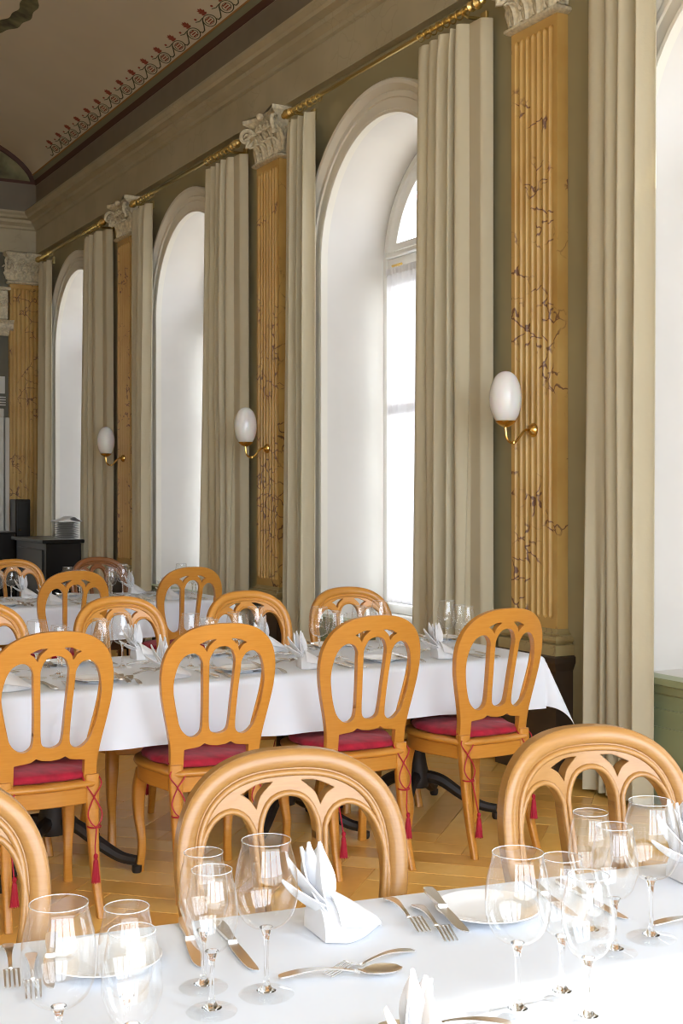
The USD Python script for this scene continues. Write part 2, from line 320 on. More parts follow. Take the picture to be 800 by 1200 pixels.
# sheer curtains in the windows
def folds(q, seed, nf, flat=0.0):
    r = random.Random(seed); ws = np.array([r.uniform(.7, 1.4) for _ in range(nf)]); e = np.concatenate([[0], np.cumsum(ws)]); e = e / e[-1] * (1 - flat)
    amp = [r.uniform(.55, 1.0) for _ in range(nf)]
    out = np.zeros_like(q)
    for k in range(nf):
        s = (q >= e[k]) & (q < e[k + 1]); u = (q[s] - e[k]) / (e[k + 1] - e[k]); out[s] = amp[k] * (.5 - .5 * np.cos(2 * np.pi * u)) ** .8
    return out
def sheer(y, k, label):
    t = thing('sheer_curtain', label, 'curtain')
    q = np.linspace(0, 1, 180); zz = np.array([2.955, 2.9, 2.4, 1.8, 1.2, .68])
    f = folds(q, 50 + k, 26); P = np.zeros((len(zz), len(q), 3))
    for i, z in enumerate(zz):
        P[i, :, 0] = XW + .425 - .022 * f * (.7 + .3 * (2.95 - z) / 2.3); P[i, :, 1] = y + (q - .5) * 1.38; P[i, :, 2] = z
    obj('voile', sheet(P, .002), M['sheer'], t, smooth=True)
    zz = np.array([2.955, 2.985, 3.0]); f = folds(q, 90 + k, 34); P = np.zeros((3, len(q), 3))
    for i, z in enumerate(zz): P[i, :, 0] = XW + .425 - .02 * f; P[i, :, 1] = y + (q - .5) * 1.38; P[i, :, 2] = z
    obj('gathered_header', sheet(P, .002), M['sheer'], t, smooth=True)
    obj('rod', tube([(XW + .43, y - .72, 2.955), (XW + .43, y + .72, 2.955)], .006), M['window_paint'], t)
where = {1: 'in the nearest window at the right edge', 2: 'in the arched window behind the middle table', 3: 'in the third window along', 4: 'in the farthest window'}
for k, y in enumerate(WIN):
    if k == 0: continue          # the window beside the camera stands uncovered: its sun falls on the nearest table
    sheer(y, k, 'white sheer voile curtain hung below the fanlight ' + where.get(k, 'beside the camera'))

# other walls, floor, ceiling
lun_a, lun_b, XC, ZS = 4.0, .98, .1, 5.07     # elliptical vault
def vault(phi, off=0.0, n=None):
    phi = np.asarray(phi, float); x = XC + lun_a * np.cos(phi); z = ZS + lun_b * np.sin(phi)
    nx, nz = lun_b * np.cos(phi), lun_a * np.sin(phi); l = np.hypot(nx, nz); return x - off * nx / l, z - off * nz / l
ce = thing('ceiling', kind='structure')
ph = np.concatenate([np.linspace(0, .35, 24)[:-1], np.linspace(.35, math.pi - .35, 40), np.linspace(math.pi - .35, math.pi, 24)[1:]])
def vault_strip(p, o0, o1, y0, y1):
    xi, zi = vault(p, o1); xo, zo = vault(p, o0); a = np.concatenate([np.stack([xi, zi], 1), np.stack([xo, zo], 1)[::-1]])
    return loft([[(x, y, z) for x, z in a] for y in (y0, y1)])
vp = vault(ph); vo = vault(ph, -.08)
m = extr(Polygon(np.concatenate([np.stack(vp, 1), np.stack(vo, 1)[::-1]])), YF + .2 - YB); v = m.vertices
obj('vault', T(np.stack([v[:, 0], YF + .2 - v[:, 2], v[:, 1]], 1), m.faces), M['ceiling'], ce, smooth=40)
def k_phi(k):
    p = np.linspace(0, 1.2, 6000); x, z = vault(p); kk = (z - CAM_H) * C / x; return float(np.interp(k, kk, p))
def band(name, ka, kb, mat, off):
    p = np.linspace(k_phi(ka), k_phi(kb), 6); xi, zi = vault(p, off); xo, zo = vault(p, -.002)
    poly = Polygon(np.concatenate([np.stack([xi, zi], 1), np.stack([xo, zo], 1)[::-1]])); mm = extr(poly, YF - YB); v = mm.vertices
    obj(name, T(np.stack([v[:, 0], YF - v[:, 2], v[:, 1]], 1), mm.faces), mat, ce)
band('maroon_band', .7752, .791, M['band_dark'], .006)
band('sage_band', .791, .8065, M['band_green'], .004)
band('ochre_line', .8065, .811, M['band_orange'], .008)
# painted palmette border on the vault: thin relief mapped on to the curved surface
PA, PB = k_phi(.8125), k_phi(.868)
pp = np.linspace(PA, PB, 50); px_, pz_ = vault(pp); PLEN = np.concatenate([[0], np.cumsum(np.hypot(np.diff(px_), np.diff(pz_)))])
def on_vault(poly, y0, t=.003):
    """poly in (y, arc length above the border's foot)"""
    mm = extr(poly, t); v = mm.vertices; p = np.interp(v[:, 1], PLEN, pp); x, z = vault(p, 0); x2, z2 = vault(p, t); s = (v[:, 2] > t / 2)[:, None]
    w = np.where(s, np.stack([x2, y0 + v[:, 0], z2], 1), np.stack([x, y0 + v[:, 0], z], 1)); return T(w, mm.faces)
H = PLEN[-1]
def leaf2(cx, cy, ang, l, w):
    t = np.linspace(0, 1, 7); up = np.stack([t * l, w * np.sin(np.pi * t) ** .8], 1); dn = np.stack([t * l, -w * np.sin(np.pi * t) ** .8], 1)[::-1]
    return affinity.translate(affinity.rotate(Polygon(np.concatenate([up, dn[1:-1]])).buffer(.0015), ang, origin=(0, 0)), cx, cy)
pal = unary_union([leaf2(-.03 + .02 * math.sin(math.radians(a)), H * .64, 90 + a, H * l, .0068) for a, l in ((0, .36), (24, .34), (-24, .34), (50, .30), (-50, .30), (78, .24), (-78, .24))])
el = lambda r1, r2, cx, cy: affinity.translate(affinity.scale(Polygon([(math.cos(a), math.sin(a)) for a in np.linspace(0, 2 * math.pi, 26)[:-1]]), r1, r2), cx, cy)
ring1 = el(.100, H * .30, .0, H * .31).difference(el(.091, H * .265, .0, H * .31)); ring2 = el(.066, H * .185, .0, H * .31).difference(el(.061, H * .165, .0, H * .31))
tail = LineString([(.08, H * .50), (.13, H * .30), (.18, H * .12), (.23, H * .10), (.25, H * .2)]).buffer(.0045); tail2 = LineString([(.05, H * .58), (.12, H * .55), (.17, H * .62)]).buffer(.0035)
scroll = unary_union([ring1, ring2, tail, tail2])
dots = unary_union([el(.010, .006, .0 + a * .024, H * .31 + b * .02) for a in (-1, 0, 1) for b in (-1, 0, 1)] + [el(.014, .010, .135, H * .72)])
shear = lambda g: affinity.affine_transform(g, [1, .62, 0, 1, -.1 * .62, 0])
pal = shear(affinity.scale(pal, 1.75, 1.0, origin=(-.03, 0))); scroll = shear(scroll); dots = shear(dots)
for k in range(34):
    y0 = 14.0 - .338 * k
    if y0 < 5.6: break
    obj('palmette', on_vault(pal, y0), M['palmette'], ce, smooth=False); obj('scroll', on_vault(scroll, y0), M['scroll'], ce, smooth=False); obj('rosette_dots', on_vault(dots, y0), M['palmette'], ce, smooth=False)
# painted wreath ring on the vault
wy, wp, wr1, wr2 = 11.42, 1.222, 1.5, 1.35
wa = np.linspace(0, 2 * math.pi, 220, endpoint=False)
def wring(r, off, seed):
    out = []
    for a in wa:
        rr = r * (1 + .008 * math.sin(a * 31 + seed)); s = rr * math.cos(a) / 3.05; x, z = vault(wp - s, off); out.append((float(x), wy + rr * math.sin(a), float(z)))
    return np.array(out)
obj('painted_wreath', loft(np.stack([wring(wr1, .004, 0), wring(wr2, .004, 2), wring(wr2, -.002, 2), wring(wr1, -.002, 0)], 1), closed=True), M['wreath'], ce)

attic = obj('trim_10', cat_(box(4.1, XW + .3, YB, YF, 4.60, 5.2), box(XL - .2, XC + 4.05, YF - .05, YF + .1, 4.60, ZS + .01)), M['attic'], kind='structure')
# entablature: right wall and far wall
ENT = [(0, 4.25), (.062, 4.25), (.062, 4.272), (.05, 4.28), (.05, 4.53), (.07, 4.54), (.076, 4.565), (.10, 4.585), (.125, 4.60), (.132, 4.632), (.19, 4.645), (.20, 4.67), (.225, 4.685), (.235, 4.694), (.235, 4.715), (.04, 4.73), (0, 4.73)]
obj('trim_11', loft([[(XW - b, y, z) for b, z in ENT] for y in (YB, YF + .04)]), M['entab'], kind='structure', smooth=25)
obj('trim_12', loft([[(x, YF - b, z) for b, z in ENT] for x in (XL, XW - .03)]), M['entab'], kind='structure', smooth=25)
lun = Polygon([(XC + lun_a * math.cos(t), ZS + lun_b * math.sin(t)) for t in np.linspace(0, math.pi, 60)])
fw = thing('wall_far', kind='structure')
obj('wall_face', wall_y(sbox(XL - .2, 0, XW + .3, ZS), YF, .2), M['far_wall'], fw)
def lun_band(o0, o1): return lun.buffer(-o0).difference(lun.buffer(-o1))
obj('lunette_ground', wall_y(lun, YF - .004, .2), plain('lunette_paint', lin(104, 100, 74), .8, noise=.85, nscale=3.2), fw, label='painted lunette in mottled greens and creams')
obj('lunette_border', wall_y(lun_band(.0, .05), YF - .03, .03), M['band_dark'], fw); obj('lunette_border', wall_y(lun_band(.34, .40), YF - .02, .02), M['band_dark'], fw)
wl = thing('wall_left', kind='structure'); obj('wall_face', box(XL - .2, XL, YB - .2, YF + .2, 0, 5.25), M['left_wall'], wl)
bk = [-2.85, -.85, 1.15, 3.05]      # unseen tall window openings behind the camera, added for frontal fill light
bhole = unary_union([arch_poly(x, .92, .3, 4.3) for x in bk])
obj('wall_back', wall_y(sbox(XL - .2, 0, XW + .3, 6.2).difference(bhole), YB - .4, .4), M['left_wall'], kind='structure')
# floor: herringbone oak; the boards in view are pieces, the rest is one piece of stuff
fl = thing('floor', kind='structure')
obj('subfloor', box(XL - .2, XW + .6, YB - .4, YF + .2, -.16, -.018), M['table_wood'], fl)
PWd, PLn = .14, .70; rest = []; cnt = 0
def plank(cx, cy, vert, dz):
    l, w = PLn / 2 - .0008, PWd / 2 - .0008; m = box(-l, l, -w, w, -.018, dz, .0015)
    a = math.pi / 4 + (math.pi / 2 if vert else 0); c, s = math.cos(a), math.sin(a); v = m.vertices
    return T(np.stack([cx + c * v[:, 0] - s * v[:, 1], cy + s * v[:, 0] + c * v[:, 1], v[:, 2]], 1), m.faces)
r45 = math.sqrt(.5)
for i in range(-170, 170):
    for j in range(-26, 27):
        ox, oy = i * PWd + j * (PLn + PWd), i * PWd + j * (PWd - PLn)
        for vert, (ax, ay) in ((0, (ox + PLn / 2, oy + PWd / 2)), (1, (ox + PLn + PWd / 2, oy + PWd - PLn / 2))):
            x, y = r45 * (ax - ay), r45 * (ax + ay)
            if not (XL - .1 < x < XW + .1 and YB < y < YF - .1): continue
            dz = RNG.uniform(-.0012, 0); m = plank(x, y, vert, dz)
            if .5 < x < 4.05 and 2.2 < y < 5.6 and cnt < 290: obj('plank', m, PL[RNG.randrange(3)], fl); cnt += 1
            else: rest.append(m)
obj('outer_planks', cat_(*rest), PL[0], fl, kind='stuff')
g = obj('ground', box(-60, 60, -60, 60, -.4, -.2), M['ground'], kind='structure')
for s in (YB, ):
    obj('baseboard_left', box(XL, XL + .03, YB, YF, 0, .14, .004), M['pale_paint'], kind='structure')

# pilasters with capitals
def pilaster(y, label_far=False):
    """local frame: wall plane at x=0, room at -x, centre y=0"""
    hw, d = .195, .07
    shaft = man(box(-d, -.001, -hw, hw, .73, 3.89))
    nf = 7; stp = (2 * hw - .05) / nf
    for k in range(nf):
        yy = -hw + .025 + stp * (k + .5); r = stp * .42
        cap = m3.Manifold.batch_hull([m3.Manifold.sphere(r, 16).translate((-d - r * .25, yy, zz)) for zz in (.80 + r, 3.84 - r)])
        shaft = shaft - cap
    return tri(shaft)
SHAFT = pilaster(0)
def leaf_mesh(h, w, curl, n=9, m=9):
    """acanthus-like leaf, base at origin, growing along z, facing -x"""
    P = np.zeros((n, m, 3))
    for i in range(n):
        s = i / (n - 1); ww = w * (.55 + .55 * math.sin(math.pi * min(1, s * 1.05)) ** .7) * (1 - .55 * s ** 4) * (1 + .16 * math.cos(s * 5 * 2 * math.pi))
        for j in range(m):
            q = j / (m - 1) * 2 - 1
            z = h * min(s, .82) + (h * .12 * math.sin((s - .82) / .18 * math.pi) - h * .05 * (s - .82) / .18 if s > .82 else 0); out = curl * s ** 3 + (.35 * curl * (s - .8) / .2 if s > .8 else 0)
            P[i, j] = (-out - .012 * (1 - abs(q)) - .006 * math.cos(q * 3 * math.pi), q * ww / 2, z)
    return sheet(P, .006)
def volute(sy):
    t = np.linspace(0, 1, 40); ang = -math.pi * .5 + t * 3.6 * math.pi; r = .062 * (1 - t) + .008
    c = np.array([-.135, sy * .235, 4.125]); dirh = np.array([-.707, sy * .707, 0])
    pts = np.array([c + dirh * (r_ * math.cos(a)) + np.array([0, 0, 1]) * r_ * math.sin(a) for r_, a in zip(r, -ang + math.pi)])
    stem = spline([(-.085, sy * .09, 3.99), (-.10, sy * .13, 4.07), (-.118, sy * .185, 4.155), pts[0]], 5)
    return tube(np.vstack([stem[:-1], pts]), np.concatenate([np.linspace(.012, .016, len(stem) - 1), np.linspace(.017, .012, len(pts))]), 6)
def build_capital(parent):
    hw = .195
    obj('astragal', rect_loft([(.0, 3.885), (.02, 3.89), (.03, 3.90), (.03, 3.912), (.018, 3.922), (0, 3.925)], -hw, hw, -.001, -.07), M['capital'], parent)
    obj('bell', rect_loft([(-.01, 3.92), (-.008, 4.05), (.01, 4.14), (.03, 4.19)], -hw, hw, -.001, -.07), M['capital'], parent)
    for row, (h, w, curl, z0, ys) in enumerate(((.125, .105, .05, 3.925, (-.15, -.05, .05, .15)), (.205, .115, .07, 3.935, (-.2, -.1, 0, .1, .2)))):
        for yy in ys:
            m = leaf_mesh(h, w, curl); m.apply_translation((-.068 + .008 * row, yy, z0)); obj('leaf', m, M['capital'], parent, smooth=50)
    for sy in (-1, 1):
        m = rotm(leaf_mesh(.2, .09, .05), -sy * math.pi / 2, (0, 0, 1)); m.apply_translation((-.03, sy * hw, 3.93)); obj('leaf', m, M['capital'], parent, smooth=50)
        obj('volute', volute(sy), M['capital'], parent, smooth=50)
        t = np.linspace(0, 1, 26); an = t * 3.2 * math.pi; r = .04 * (1 - t) + .006
        obj('helix', tube([(-.115, sy * (.065 - .0) - sy * r_ * math.cos(a), 4.135 + r_ * math.sin(a)) for r_, a in zip(r, an)], np.linspace(.011, .007, 26), 6), M['capital'], parent, smooth=50)
    ab = []
    for e, z in ((.03, 4.185), (.035, 4.20), (.05, 4.212), (.062, 4.222), (.062, 4.252)):
        ys = np.linspace(-1, 1, 13); fr = [(-.07 - e * (.45 + .95 * abs(q) ** 2.2), q * (hw + e), z) for q in ys]
        ab.append([(-.001, hw + e, z)] + fr[::-1] + [(-.001, -hw - e, z)])
    obj('abacus', loft(ab), M['capital'], parent, smooth=25)
    obj('fleuron', lathe([(0, -.03), (.022, -.02), (.03, 0), (.022, .02), (0, .03)], 10, (-.135, 0, 4.22)), M['capital'], parent)
def build_pilaster():
    t = thing('pilaster')
    obj('shaft', SHAFT, M['pilaster'], t, smooth=40)
    obj('base', rect_loft([(.05, .62), (.05, .672), (.03, .676), (.045, .69), (.048, .70), (.04, .714), (.02, .72), (.022, .728), (.008, .734), (0, .75)], -.195, .195, -.001, -.07), M['base_marble'], t, smooth=25, label='veined grey-yellow marble base')
    obj('pedestal', rect_loft([(.062, 0), (.062, .12), (.05, .135), (.04, .14), (.04, .54), (.046, .55), (.055, .57), (.062, .585), (.062, .612), (.05, .62)], -.195, .195, -.001, -.07), M['dado'], t, smooth=25, label='dark brown pedestal')
    build_capital(t); return t
KP = Kind(build_pilaster)
PN = {1: 'nearest on the right, between two cream curtains', 2: 'behind the middle table', 3: 'half hidden between far curtains'}
for k, y in enumerate(PIL):
    KP.put((XW, y, 0), 0, 'yellow marbled fluted pilaster ' + PN.get(k, f'beside the camera'), 'pilaster')
KP.put((XC + 3.88, YF, 0), 90, 'yellow marbled fluted pilaster on the far end wall beside the last window', 'pilaster')

# curtain rods and curtains
RX, RZ = 4.0, 4.115
def build_rod(): 
    t = thing('curtain_rod')
    obj('rod', tube([(0, -1.17, 0), (0, 1.03, 0)], .014, 10), M['old_brass'], t)
    for s, e in ((-1, -1.17), (1, 1.03)):
        prof = [(0, 0), (.016, 0), (.03, .012), (.03, .018), (.016, .03), (.02, .04), (.034, .062), (.034, .078), (.018, .095), (.013, .10), (.022, .115), (.022, .125), (0, .14)]
        m = lathe(prof, 16); m = rotm(m, -s * math.pi / 2, (1, 0, 0)); m.apply_translation((0, e, 0)); obj('finial', m, M['old_brass'], t)
        obj('bracket', cat_(tube([(XW - RX + .0, e - s * .06, -.02), (.03, e - s * .06, -.03), (0, e - s * .06, -.018)], .010), box(XW - RX - .02, XW - RX, e - s * .06 - .03, e - s * .06 + .03, -.06, .02, .004)), M['old_brass'], t)
    for y in list(np.linspace(-1.13, -.66, 8)) + list(np.linspace(.62, .98, 6)):
        a = np.linspace(0, 2 * math.pi, 14, endpoint=False); obj('ring', tube([(.026 * math.cos(q), y + .004 * math.sin(3 * y), .026 * math.sin(q) - .008) for q in a], .0045, 5, closed=True, ref=(0, 1, 0)), M['old_brass'], t)
    return t
KR = Kind(build_rod)
RN = {1: 'over the nearest window at the right edge', 2: 'over the arched window behind the middle table', 3: 'over the third window along', 4: 'over the farthest window'}
for k, y in enumerate(WIN): KR.put((RX, y, RZ), 0, 'brass curtain rod with ball finials ' + RN.get(k, 'beside the camera'), 'curtain rod')
def curtain(y0, y1, inner, seed, label, y0b=None, y1b=None, nf=5, flat=.24):
    """inner: +1 when the window lies at larger y (folds crowd there)"""
    t = thing('curtain', label, 'curtain')
    q = np.linspace(0, 1, 170); zz = np.concatenate([[RZ - .062, RZ - .085, RZ - .14, RZ - .22, RZ - .4], np.linspace(3.4, .02, 12)]); y0b = y0 if y0b is None else y0b; y1b = y1 if y1b is None else y1b
    f1, f2 = folds(q, seed, nf, flat), folds(q, seed + 500, nf + 1, flat * .8); pin = folds(q, seed, nf * 2, flat)
    P = np.zeros((len(zz), len(q), 3)); r = random.Random(seed); sway = [r.uniform(-.02, .02) for _ in range(4)]
    for i, z in enumerate(zz):
        s = (RZ - z) / RZ; w = np.clip((s - .35) / .6, 0, 1); w = w * w * (3 - 2 * w) * .55; hd = math.exp(-(RZ - z) / .10)
        f = (1 - w) * f1 + w * f2; f = f * (1 - .45 * hd) + .3 * hd * pin
        qq = q + .012 * np.sin(q * 9 + s * 5 + seed) * s
        a, b = y0 + (y0b - y0) * s, y1 + (y1b - y1) * s
        P[i, :, 1] = a + (b - a) * (qq if inner > 0 else 1 - qq) ; P[i, :, 1] += .018 * np.sin(q * nf * 2 * math.pi) * (1 - flat) * (q < 1 - flat)
        P[i, :, 0] = RX + .045 - .105 * f * (.75 + .25 * s) + sway[0] * s * np.sin(3 * s + q * 4); P[i, :, 2] = z
    # the outer edge turns back to the wall
    tail = q > .94; P[:, tail, 0] += (np.clip((q[tail] - .94) / .06, 0, 1) ** 2 * .06)[None, :]
    if inner < 0: P = P[:, ::-1]
    obj('fabric', sheet(P, .006), M['curtain'], t, smooth=True)
    e = P[-1]; hem = np.stack([np.array([[x, y, z] for x, y, _ in e]) for z in (.02, .14)]); hem[:, :, 0] -= .004
    return t
for k in (0, 1, 2, 3, 4):
    y = WIN[k]; a = {0: 'beside the camera', 1: 'nearest, in front of the right-hand window', 2: 'of the arched window behind the middle table', 3: 'of the third window', 4: 'of the farthest window'}[k]
    if k > 0: curtain(y - .625, y - 1.24, 1, 10 + k, f'cream pleated floor-length curtain, right-hand one {a}', y - .575, y - 1.25)
    dy = {1: -.04, 2: .085, 3: .035, 4: .03}.get(k, 0)
    curtain(y + .675 + dy, y + (1.11 if k == 1 else 1.15), 1, 40 + k, f'cream pleated floor-length curtain, left-hand one {a}', y + .685 + dy, y + (1.12 if k == 1 else 1.16), nf=4, flat=.06)

# wall lamps
def build_lamp():
    t = thing('wall_lamp')
    obj('back_plate', rotm(lathe([(0, 0), (.036, 0), (.036, .008), (.028, .022), (.012, .032), (0, .034)], 20), -math.pi / 2, (0, 1, 0)), M['brass'], t)
    arm = spline([(-.02, 0, 0), (-.055, 0, -.002), (-.085, 0, -.03), (-.115, 0, -.062), (-.145, 0, -.068), (-.172, 0, -.045), (-.18, 0, .0), (-.18, 0, .02)], 6)
    obj('arm', tube(arm, .0065, 8, ref=(0, 1, 0)), M['brass'], t); obj('knop', lathe([(0, -.012), (.011, -.004), (.011, .004), (0, .012)], 12, (-.128, 0, -.067)), M['brass'], t)
    obj('cup', lathe([(.008, .01), (.014, .012), (.034, .022), (.05, .036), (.053, .044), (.048, .044), (0, .03)], 24, (-.18, 0, 0)), M['brass'], t)
    zz = np.linspace(0, 1, 22); prof = [(.0835 * math.sin(math.pi * (.17 + .83 * q)) ** .9, .16 - .14 * math.cos(math.pi * (.17 + .83 * q))) for q in zz]; prof = [(0, prof[0][1])] + prof[:-1] + [(0, .30)]
    obj('globe', lathe(prof, 28, (-.18, 0, 0)), M['opal'], t, smooth=True)
    return t
KL = Kind(build_lamp)
for k, nm in ((1, 'on the nearest pilaster'), (2, 'on the pilaster behind the middle table'), (3, 'farthest away, on the half hidden pilaster')):
    KL.put((XW - .07, PIL[k], 1.77), 0, 'brass wall lamp with a white egg-shaped opal globe ' + nm, 'wall lamp')

# ------------------------------------------------------------------ chairs
HW = np.array([(.40, .172), (.47, .168), (.53, .170), (.59, .180), (.66, .196), (.73, .210), (.785, .215)])
def half_w(s):
    if s <= .785: return float(np.interp(s, *np.array(spline(HW, 6)).T))
    return .215 * max(0.0, 1 - ((s - .785) / .195) ** 2.5) ** (1 / 2.5)
ss = np.concatenate([np.linspace(.45, .785, 18), .785 + .195 * np.sin(np.linspace(0, math.pi / 2, 22))[1:]])
OUT = [(half_w(s), s) for s in ss]; OUT = OUT + [(-u, s) for u, s in OUT[::-1][1:]]
SIDE = spline([(.0715, .820), (.073, .843), (.088, .868), (.112, .877), (.138, .866), (.157, .838), (.169, .79), (.170, .74), (.159, .67), (.141, .612), (.120, .584), (.097, .573), (.075, .580), (.063, .606), (.0645, .70)], 5, True)
MIDO = spline([(-.0485, .820), (-.047, .856), (-.030, .888), (0, .898), (.030, .888), (.047, .856), (.0485, .820), (.042, .70), (.038, .625), (.030, .592), (0, .581), (-.030, .592), (-.038, .625), (-.042, .70)], 5, True)
SPAN = np.vstack([spline([(.027, .9245), (.056, .9225), (.089, .908)], 4)[:-1], spline([(.089, .908), (.073, .898), (.0605, .880)], 4)[:-1], spline([(.0605, .880), (.051, .903), (.027, .9245)], 4)[:-1]])
flip = lambda p: np.asarray(p) * [-1, 1]
openings = [Polygon(SIDE), Polygon(flip(SIDE)), Polygon(MIDO), Polygon(SPAN), Polygon(flip(SPAN))]
low = Polygon([(-.122, .44), (.122, .44)] + [(u, s) for u, s in [(.122, .528), (.105, .531), (.085, .533), (.066, .537), (.05, .548), (.03, .540), (0, .537), (-.03, .540), (-.05, .548), (-.066, .537), (-.085, .533), (-.105, .531), (-.122, .528)]])
panel = Polygon(OUT).buffer(0)
for o in openings + [low]: panel = panel.difference(o.buffer(0))
sl = sbox(.036, .625, .0785, .832); slats = [panel.intersection(sl), panel.intersection(affinity.scale(sl, -1, 1, origin=(0, 0)))]
frame_poly = panel
for q in slats: frame_poly = frame_poly.difference(q)
TH = .026
def warp(m):
    v = m.vertices; u, s, d = v[:, 0], v[:, 1], v[:, 2]
    lean = .095 * np.clip((s - .44) / .54, 0, 2) ** 1.15
    return T(np.stack([u, -lean + .028 * (u / .215) ** 2 + d, s + .003 * np.clip((s - .47) / .5, 0, 1)], 1), m.faces)
def fine(poly):
    m = extr(poly, TH, -TH / 2); v, f = trimesh.remesh.subdivide_to_size(m.vertices, m.faces, .035); m = T(v, f); m.merge_vertices(); return warp(m)
def bead(pts2, r, h, closed, d=TH / 2):
    p = np.array([(u, s, d) for u, s in pts2]); return warp(tube(p, r, 8, closed, ref=(0, 0, 1), ra=h))
def off_ring(poly, d):
    g = poly.buffer(d); g = max(getattr(g, 'geoms', [g]), key=lambda a: a.area); e = np.array(g.exterior.coords)[:-1]
    L = LineString(np.vstack([e, e[:1]])); n = max(24, int(L.length / .012)); return np.array([L.interpolate(k / n, normalized=True).coords[0] for k in range(n)])
def seat_outline(off=0.0, n=72):
    pts = spline([(-.165, -.012), (-.195, .08), (-.222, .20), (-.215, .31), (-.16, .40), (0, .435), (.16, .40), (.215, .31), (.222, .20), (.195, .08), (.165, -.012), (.09, -.03), (0, -.036), (-.09, -.03)], 8, True)
    g = Polygon(pts).buffer(off); L = LineString(g.exterior.coords); return np.array([L.interpolate(k / n, normalized=True).coords[0] for k in range(n)])
def stack(levels):
    return loft([[(x, y, z) for x, y in seat_outline(o)] for o, z in levels])
def leg_loft(cs, sec):
    c = spline(cs, 6); r = spline(sec, 6); rings = []
    for p, (a, b) in zip(c, r):
        rings.append([(p[0] + a * math.copysign(abs(math.cos(t)) ** .55, math.cos(t)), p[1] + b * math.copysign(abs(math.sin(t)) ** .55, math.sin(t)), p[2]) for t in np.linspace(0, 2 * math.pi, 16, endpoint=False)])
    return loft(rings[::-1])
def build_chair(wood_mat=None):
    W = wood_mat or M['chair']
    t = thing('dining_chair')
    b = obj('backrest', fine(frame_poly), W, t, smooth=40)
    for q in slats: obj('slat', fine(q), W, b, smooth=40)
    out = [(u, s) for u, s in OUT if s > .50]
    L = LineString(out); n = 70; oo = np.array([L.interpolate(k / n, normalized=True).coords[0] for k in range(n + 1)])
    N = np.stack([-np.gradient(oo[:, 1]), np.gradient(oo[:, 0])], 1); N /= np.linalg.norm(N, axis=1, keepdims=True)
    if (N[n // 2] @ np.array([0, 1])) > 0: N = -N
    obj('moulding', bead(oo + N * .017, .0165, .010, False), W, b, smooth=60)
    obj('moulding', bead(oo + N * .0415, .006, .006, False), W, b, smooth=60)
    for o in openings[:3]: obj('moulding', bead(off_ring(o, .0058), .0055, .006, True), W, b, smooth=60)
    for sx in (-1, 1):
        obj('leg', leg_loft([(sx * .150, .0, .475), (sx * .150, -.004, .40), (sx * .150, -.018, .26), (sx * .152, -.045, .12), (sx * .157, -.085, 0)], [(.025, .017), (.025, .019), (.019, .018), (.0155, .016), (.014, .0145)]), W, t, label='sabre-curved rear leg')
    for sx in (-1, 1):
        obj('leg', leg_loft([(sx * .168, .350, .40), (sx * .178, .372, .32), (sx * .180, .372, .22), (sx * .172, .355, .11), (sx * .178, .372, 0.0)], [(.026, .026), (.025, .025), (.020, .021), (.0155, .016), (.017, .017)]), W, t, label='curved front leg')
    s = obj('seat', cat_(stack([(-.016, .375), (-.012, .378), (-.012, .432)])), W, t, smooth=40)
    obj('seat_rim', stack([(-.012, .430), (-.002, .434), (.003, .441), (.001, .449), (-.008, .455), (-.03, .4565)]), W, s, smooth=60)
    ring = seat_outline(-.028, 80); c = ring.mean(0); rings = []
    for k, (f, z) in enumerate(((.93, .457), (.985, .461), (1.0, .469), (.985, .478), (.93, .486), (.75, .493), (.45, .496), (.12, .497))):
        wv = 1 + .018 * np.sin(np.linspace(0, 2 * math.pi, 80, endpoint=False) * 11) * (f > .9)
        rings.append([(c[0] + (x - c[0]) * f * w_, c[1] + (y - c[1]) * f * w_, z + .003 * math.sin(x * 30) * math.sin(y * 26)) for (x, y), w_ in zip(ring, wv)])
    cu = obj('cushion', loft(rings), M['red'], t, smooth=60, label='red velvet seat cushion')
    for sx in (-1, 1):
        x = sx * .150
        a = spline([(x - sx * .03, .02, .478), (x - .028, -.024, .445), (x, -.030, .40), (x + .024, -.040, .35), (x + .018, -.048, .32), (x, -.052, .30)], 5)
        b2 = spline([(x + sx * .02, .02, .478), (x + .028, -.024, .445), (x, -.031, .40), (x - .024, -.040, .35), (x - .018, -.048, .32), (x, -.053, .30)], 5)
        loop = [(x + .022 * math.cos(q), -.033 + .024 * math.sin(q), .30) for q in np.linspace(0, 2 * math.pi, 16, endpoint=False)]
        zt = .17 if sx < 0 else .21
        obj('tie', cat_(tube(a, .0025, 5), tube(b2, .0025, 5), tube(loop, .0028, 5, closed=True), tube(spline([(x, -.058, .30), (x - sx * .008, -.068, .24), (x - sx * .012, -.085, zt)], 4), .0025, 5)), M['cord'], cu, label='crossed red cord tie')
        m = cat_(lathe([(0, .012), (.007, .008), (.008, 0), (.005, -.008), (.009, -.02), (.013, -.085), (.0, -.086)], 12), *[tube([(.006 * math.cos(q), .006 * math.sin(q), -.012), (.014 * math.cos(q), .014 * math.sin(q), -.088)], .0018, 4) for q in np.linspace(0, 6.28, 11)[:-1]])
        m.apply_translation((x - sx * .012, -.087, zt)); obj('tassel', m, M['cord'], cu)
    return t
KC = Kind(build_chair); KCD = Kind(lambda: build_chair(M['dark_chair'])); KCT = Kind(lambda: build_chair(M['hazed_chair']))
A1 = math.radians(-7.86); E1 = np.array([math.cos(A1), math.sin(A1)])      # near table's axis
near_c = np.array([1.025, 2.005])
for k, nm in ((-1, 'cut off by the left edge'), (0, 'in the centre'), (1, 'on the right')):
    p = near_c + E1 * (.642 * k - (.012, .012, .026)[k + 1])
    KCT.put((p[0], p[1], 0), 180 + math.degrees(A1), f'haze-tinted wooden dining chair facing us across the nearest table, {nm}', 'chair')
